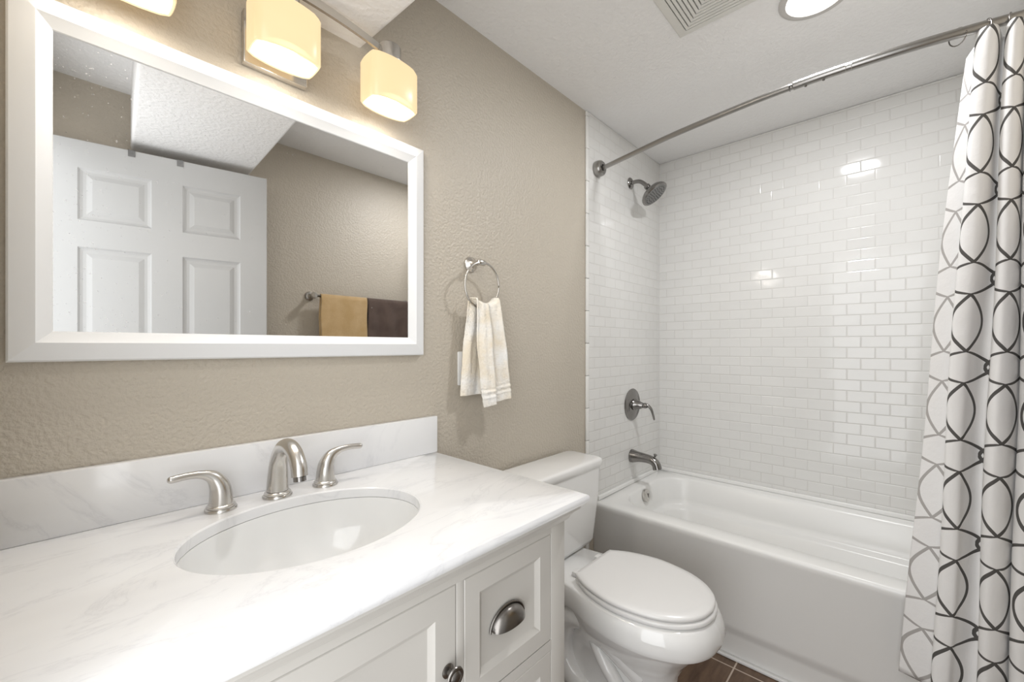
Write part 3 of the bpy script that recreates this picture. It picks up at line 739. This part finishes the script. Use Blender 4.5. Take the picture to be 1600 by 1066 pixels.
for rr_, n_ in ((.012, 6), (.025, 12), (.039, 18), (.053, 24)):
    for i in range(n_):
        t = 2 * PI * i / n_; c = hb0 + ax * .0745 + a * rr_ * math.cos(t) + b * rr_ * math.sin(t)
        lathe(bm, c, ax, [(0, .0026), (.002, .0022), (.003, .0)], n=8)
o = sub('nozzles', bm, m_black, fp); o['kind'] = 'stuff'

# ------------------------------------------------------------------ curtain rod
ZR = CAMZ + .855
cr = thing('curtain_rod', 'curved steel shower curtain rod spanning the tub opening below the ceiling', 'curtain rod', (1.70, YW / 2, ZR))
def rod_end(y, s, x):
    bm = B(); lathe(bm, (x, y, ZR + .002), (0, s, 0), [(0, .036), (.004, .0375), (.020, .0375), (.030, .035), (.036, .029), (.036, .016), (.028, .015)], n=40); return bm
path = [(1.779, -.040), (1.745, -.19), (1.695, -.41), (1.660, -.66), (1.647, -.80), (1.645, -.94), (1.660, -1.123), (1.690, -1.29), (1.715, -1.394)]
full = smooth_path([(x, y, ZR) for x, y in path], 12)
k = 12 * 5
bm = B(); tube(bm, full[:k - 4], .0105, n=20, smooth=False); obj('inner_rod', bm, m_steel, cr)
bm = B(); tube(bm, full[k - 10:], .0132, n=20, smooth=False); obj('outer_rod', bm, m_steel, cr)
bm = B(); tube(bm, full[k + 2:k + 4], .0140, n=20, smooth=False); obj('sleeve', bm, m_clear, cr)
for j in (k - 6, k - 2):
    p = full[j]; bm = B(); lathe(bm, p - Vector((0, 0, .0125)), (0, 0, -1), [(0, .0035), (.0035, .0035), (.0045, .0015)], n=12); obj('set_screw', bm, m_pewter, cr)
bm = rod_end(YT, -1, 1.779); lathe(bm, (1.779, -.036, ZR), (0, -1, 0), [(0, .012), (.010, .0115)], n=20); obj('end_flange', bm, m_steel, cr)
bm = rod_end(YW + TT + .0003, 1, 1.715); obj('end_flange', bm, m_steel, cr)

# ------------------------------------------------------------------ curtain
bot = [(-1.088, 1.700), (-1.112, 1.688), (-1.150, 1.676), (-1.185, 1.670), (-1.176, 1.655), (-1.153, 1.640), (-1.158, 1.622), (-1.182, 1.620), (-1.196, 1.640), (-1.222, 1.664), (-1.240, 1.662), (-1.236, 1.630), (-1.250, 1.612), (-1.276, 1.622), (-1.294, 1.650), (-1.300, 1.664),
       (-1.292, 1.635), (-1.304, 1.612), (-1.332, 1.616), (-1.350, 1.65), (-1.358, 1.665), (-1.352, 1.63), (-1.366, 1.61), (-1.392, 1.63), (-1.402, 1.66)]
top = [(-1.226, 1.712), (-1.234, 1.708), (-1.243, 1.704), (-1.256, 1.702), (-1.250, 1.700), (-1.241, 1.684), (-1.246, 1.670), (-1.264, 1.664), (-1.280, 1.672), (-1.290, 1.700), (-1.296, 1.704), (-1.295, 1.682), (-1.306, 1.668), (-1.322, 1.674), (-1.332, 1.70), (-1.337, 1.708),
       (-1.336, 1.690), (-1.346, 1.676), (-1.362, 1.684), (-1.370, 1.70), (-1.376, 1.71), (-1.376, 1.69), (-1.384, 1.68), (-1.396, 1.69), (-1.402, 1.708)]
KB = smooth_path([(x, y, 0) for y, x in bot], 6); KT = smooth_path([(x, y, 0) for y, x in top], 6)
arc = [0]
for a_, b_ in zip(KB, KB[1:]): arc.append(arc[-1] + (b_ - a_).length * 1.0)
bm = B(); uvl = bm.loops.layers.uv.new('UVMap')
NV = 110; ZT0, ZB0 = CAMZ + .823, CAMZ - .965
g = []
for j in range(NV + 1):
    v = j / NV; row = []
    for i, (pb, pt) in enumerate(zip(KB, KT)):
        f = v ** 0.9
        p = pt.lerp(pb, f); uu = i / (len(KB) - 1)
        # scallop between rings at the top, slight wobble down the folds
        zt = ZT0 + (1.70 - pt.x) * .6 - (.02 * max(0, 1 - uu * 12)) * (1 - v) ** 6
        z = zt + (ZB0 - zt) * v + .010 * v ** 6 * math.sin(uu * 9)
        p = p + Vector((.004 * math.sin(z * 7 + uu * 20) * v, .0035 * math.sin(z * 5.2 + uu * 8) * math.sin(v * PI), 0))
        row.append((bm.verts.new((p.x, p.y, z)), arc[i], z))
    g.append(row)
for j in range(NV):
    for i in range(len(KB) - 1):
        q = [g[j][i], g[j + 1][i], g[j + 1][i + 1], g[j][i + 1]]
        f = bm.faces.new([t[0] for t in q]); f.material_index = 1 if i < 17 else 0; f.smooth = True
        for lp, t in zip(f.loops, q): lp[uvl].uv = (t[1] * 1.0 + .105, 3.0 - t[2])
cu = obj('shower_curtain', bm, [m_curt, m_curt_rev], angle=180)
tag(cu, 'white fabric shower curtain printed with grey interlocking ovals, drawn aside', 'shower curtain')
sol = cu.modifiers.new('thickness', 'SOLIDIFY'); sol.thickness = 0.0008; sol.offset = 0
# curtain rings
ring_y = [(-1.207, 'curtain ring hanging free at the left end of the bunched curtain'), (-1.262, 'curtain ring above the first white pleat of the curtain'), (-1.305, 'curtain ring above the second pleat, second to right of the free one'),
          (-1.345, 'curtain ring near the right frame edge above the bunched curtain'), (-1.383, 'curtain ring nearest the far wall flange of the rod')]
def rod_at(y):
    for a_, b_ in zip(full, full[1:]):
        if b_.y <= y <= a_.y: return a_.lerp(b_, (a_.y - y) / (a_.y - b_.y))
    return full[-1]
first = None
for i, (y, lab) in enumerate(ring_y):
    if first is None:
        bm = B(); pts = []
        for q in range(21):
            t = R(70 + 310 * q / 20); pts.append((.0185 * math.cos(t) , 0, -.006 + .0215 * math.sin(t) * (1.15 if math.sin(t) < 0 else 1)))
        tube(bm, pts, .0015, n=10, smooth=False); sphere(bm, pts[0], .003, n=10); sphere(bm, pts[-1], .003, n=10)
        o = obj('curtain_ring', bm, m_pewter); first = o
    else:
        o = first.copy(); C.objects.link(o)
    p = rod_at(y); o.location = (p.x, p.y, p.z + (0.0 if i else -.002)); o.rotation_euler = (0, 0, R([62, 20, -15, 10, -8][i]))
    tag(o, lab, 'curtain ring', 'curtain rings on the shower rod')

# ------------------------------------------------------------------ ceiling vent and downlight
VX1, VY1, VS = 1.518, -.512, .300
ve = thing('ceiling_vent', 'square off-white exhaust fan grille with concentric slots in the ceiling', 'vent', (VX1 - VS / 2, VY1 - VS / 2, HC - .001))
VC = (VX1 - VS / 2, VY1 - VS / 2)
def sq_ring(bm, h0, h1, z0, z1):
    r = [[(VC[0] + a * h, VC[1] + b * h, z) for a, b in ((1, 1), (-1, 1), (-1, -1), (1, -1))] for h, z in ((h0, z1), (h0, z0), (h1, z0), (h1, z1))]
    vr = [[bm.verts.new(p) for p in q] for q in r]
    for A, Bq in zip(vr, vr[1:] + vr[:1]):
        for i in range(4): bm.faces.new((A[i], A[(i + 1) % 4], Bq[(i + 1) % 4], Bq[i]))
m_vent = mat('vent_plastic', (.70, .69, .65), .45)
bm = B()
hs = VS / 2
r = [(hs, HC - .001), (hs, HC - .004), (hs - .004, HC - .008), (hs - .030, HC - .014), (hs - .032, HC - .014), (hs - .032, HC - .001)]
vr = [[bm.verts.new((VC[0] + a * h, VC[1] + b * h, z)) for a, b in ((1, 1), (-1, 1), (-1, -1), (1, -1))] for h, z in r]
for A, Bq in zip(vr, vr[1:] + vr[:1]):
    for i in range(4): bm.faces.new((A[i], A[(i + 1) % 4], Bq[(i + 1) % 4], Bq[i]))
obj('frame', bm, m_vent, ve, angle=15)
bm = bx(VC[0] - hs + .033, VC[0] + hs - .033, VC[1] - hs + .033, VC[1] + hs - .033, HC - .003, HC - .001); obj('backing', bm, m_gap, ve, smooth=False)  # dark sheet painting the shade between the louvres
h = hs - .0355
while h > .02:
    bm = B(); sq_ring(bm, h, h - .0095, HC - .0145, HC - .0045); obj('louvre', bm, m_vent, ve, smooth=False); h -= .0130
rl = thing('recessed_light', 'round recessed downlight, switched on, in the ceiling near the shower curtain', 'ceiling light', (1.63, -.895, HC - .001))
bm = B(); lathe(bm, (1.63, -.895, HC - .0005), (0, 0, -1), [(0, .100), (.003, .100), (.006, .097), (.0075, .088), (.0065, .080), (.002, .0795), (0, .0795)], n=64)
bm.faces.ensure_lookup_table()
big = [f for f in bm.faces if len(f.verts) > 4]; bmesh.ops.delete(bm, geom=big, context='FACES_ONLY')
obj('trim_ring', bm, mat('downlight_trim', (.52, .50, .48), .5), rl)  # trim colour greyed to carry the shade of the recess
bm = B(); lathe(bm, (1.63, -.895, HC - .0006), (0, 0, -1), [(0, .075), (.003, .075), (.0045, .06), (.005, 0)], n=56); obj('lens', bm, m_lens, rl)

# ------------------------------------------------------------------ opposite wall: door, hooks, towel bar, towels
hx0, hy0 = -0.055, -1.343
ang = math.atan2(.123, .703)
T = Matrix.Translation((hx0, hy0, 0)) @ Matrix.Rotation(ang, 4, 'Z')
W_ = 0.765; DT = 2.03; DB = .012
def cell(x0, x1, z0, z1): return (x0, x1, z0, z1)
xa, xb, xc_, xd = .112, .336, .440, .656
zr = [(CAMZ + .504, CAMZ + .713), (.98, CAMZ + .397), (.22, .86)]
cells = [(a_, b_, z0, z1) for a_, b_ in ((xa, xb), (xc_, xd)) for z0, z1 in zr]
door = thing('door_1', 'white six-panel door swung open against the opposite wall, seen in the mirror', 'door', (hx0, hy0, DB))
del door['category']; door['kind'] = 'structure'
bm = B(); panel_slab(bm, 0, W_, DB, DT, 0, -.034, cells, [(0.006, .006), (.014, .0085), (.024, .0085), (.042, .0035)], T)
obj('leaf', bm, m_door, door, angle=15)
for i, (u, lab) in enumerate(((.272, 'grey metal hook strap over the door top, left one in the mirror'), (.432, 'grey metal hook strap over the door top, right one in the mirror'))):
    bm = B()
    for bxx in ((u - .0115, u + .0115, .0005, .002, DT - .026, DT + .0022), (u - .0115, u + .0115, -.036, .002, DT + .0005, DT + .0022), (u - .0115, u + .0115, -.0362, -.0346, DT - .03, DT + .0022)):
        x0, x1, y0, y1, z0, z1 = bxx; b2 = B(); box(b2, x0, x1, y0, y1, z0, z1)
        me = bpy.data.meshes.new('t'); b2.to_mesh(me); b2.free(); bm.from_mesh(me); bpy.data.meshes.remove(me)
    lathe(bm, (u, .002, DT - .013), (0, 1, 0), [(0, .0035), (.0012, .003), (.0015, 0)], n=12)
    bmesh.ops.transform(bm, matrix=T, verts=bm.verts)
    tag(obj('door_hook', bm, mat('grey_strap', (.22, .22, .22), .4, .6), smooth=False), lab, 'door hook', 'hook straps over the door')

BZ, BY = CAMZ + .292, YW + .062
tbx = thing('towel_bar', 'brushed nickel towel bar on the opposite wall, seen in the mirror', 'towel bar', (1.29, YW, BZ))
for x in (.985, 1.618):
    bm = B(); lathe(bm, (x, YW + .0005, BZ - .004), (0, 1, 0), [(0, .027), (.004, .027), (.008, .024), (.014, .015), (.030, .011), (.052, .012), (.060, .017), (.070, .0185), (.078, .015), (.081, 0)], n=32); obj('post', bm, m_nickel, tbx)
bm = B(); tube(bm, [(.985, BY, BZ - .004), (1.618, BY, BZ - .004)], .0085, smooth=False); obj('bar', bm, m_nickel, tbx)
def bath_towel(x0, x1, seed):
    def fn(u, v):
        s = (v - .5) * 2; a = abs(s); f_ = s > 0; over = min(a / .04, 1)
        z = BZ + .010 - .016 * (1 - math.cos(over * PI / 2)) - (.52 if f_ else .46) * max(0, (a - .03) / .97)
        y = BY + (1 if f_ else -1) * (.0135 * math.sin(over * PI / 2) + .003 * a) + (.0022 * math.sin(u * 14 + seed + z * 3) * min(1, a * 4))
        return (x0 + (x1 - x0) * u + .002 * math.sin(z * 30 + seed), y, z)
    bm = B(); drape(bm, fn, 40, 90, .005); return bm
tag(obj('bath_towel', bath_towel(1.022, 1.302, 1), m_tan, angle=180), 'tan bath towel folded over the towel bar, left of the brown towel in mirror', 'towel')
tag(obj('bath_towel', bath_towel(1.310, 1.598, 3), m_brown, angle=180), 'dark brown bath towel folded over the towel bar beside the tan towel', 'towel')
for o in bpy.data.objects:
    if '_o' in o.keys(): del o['_o']
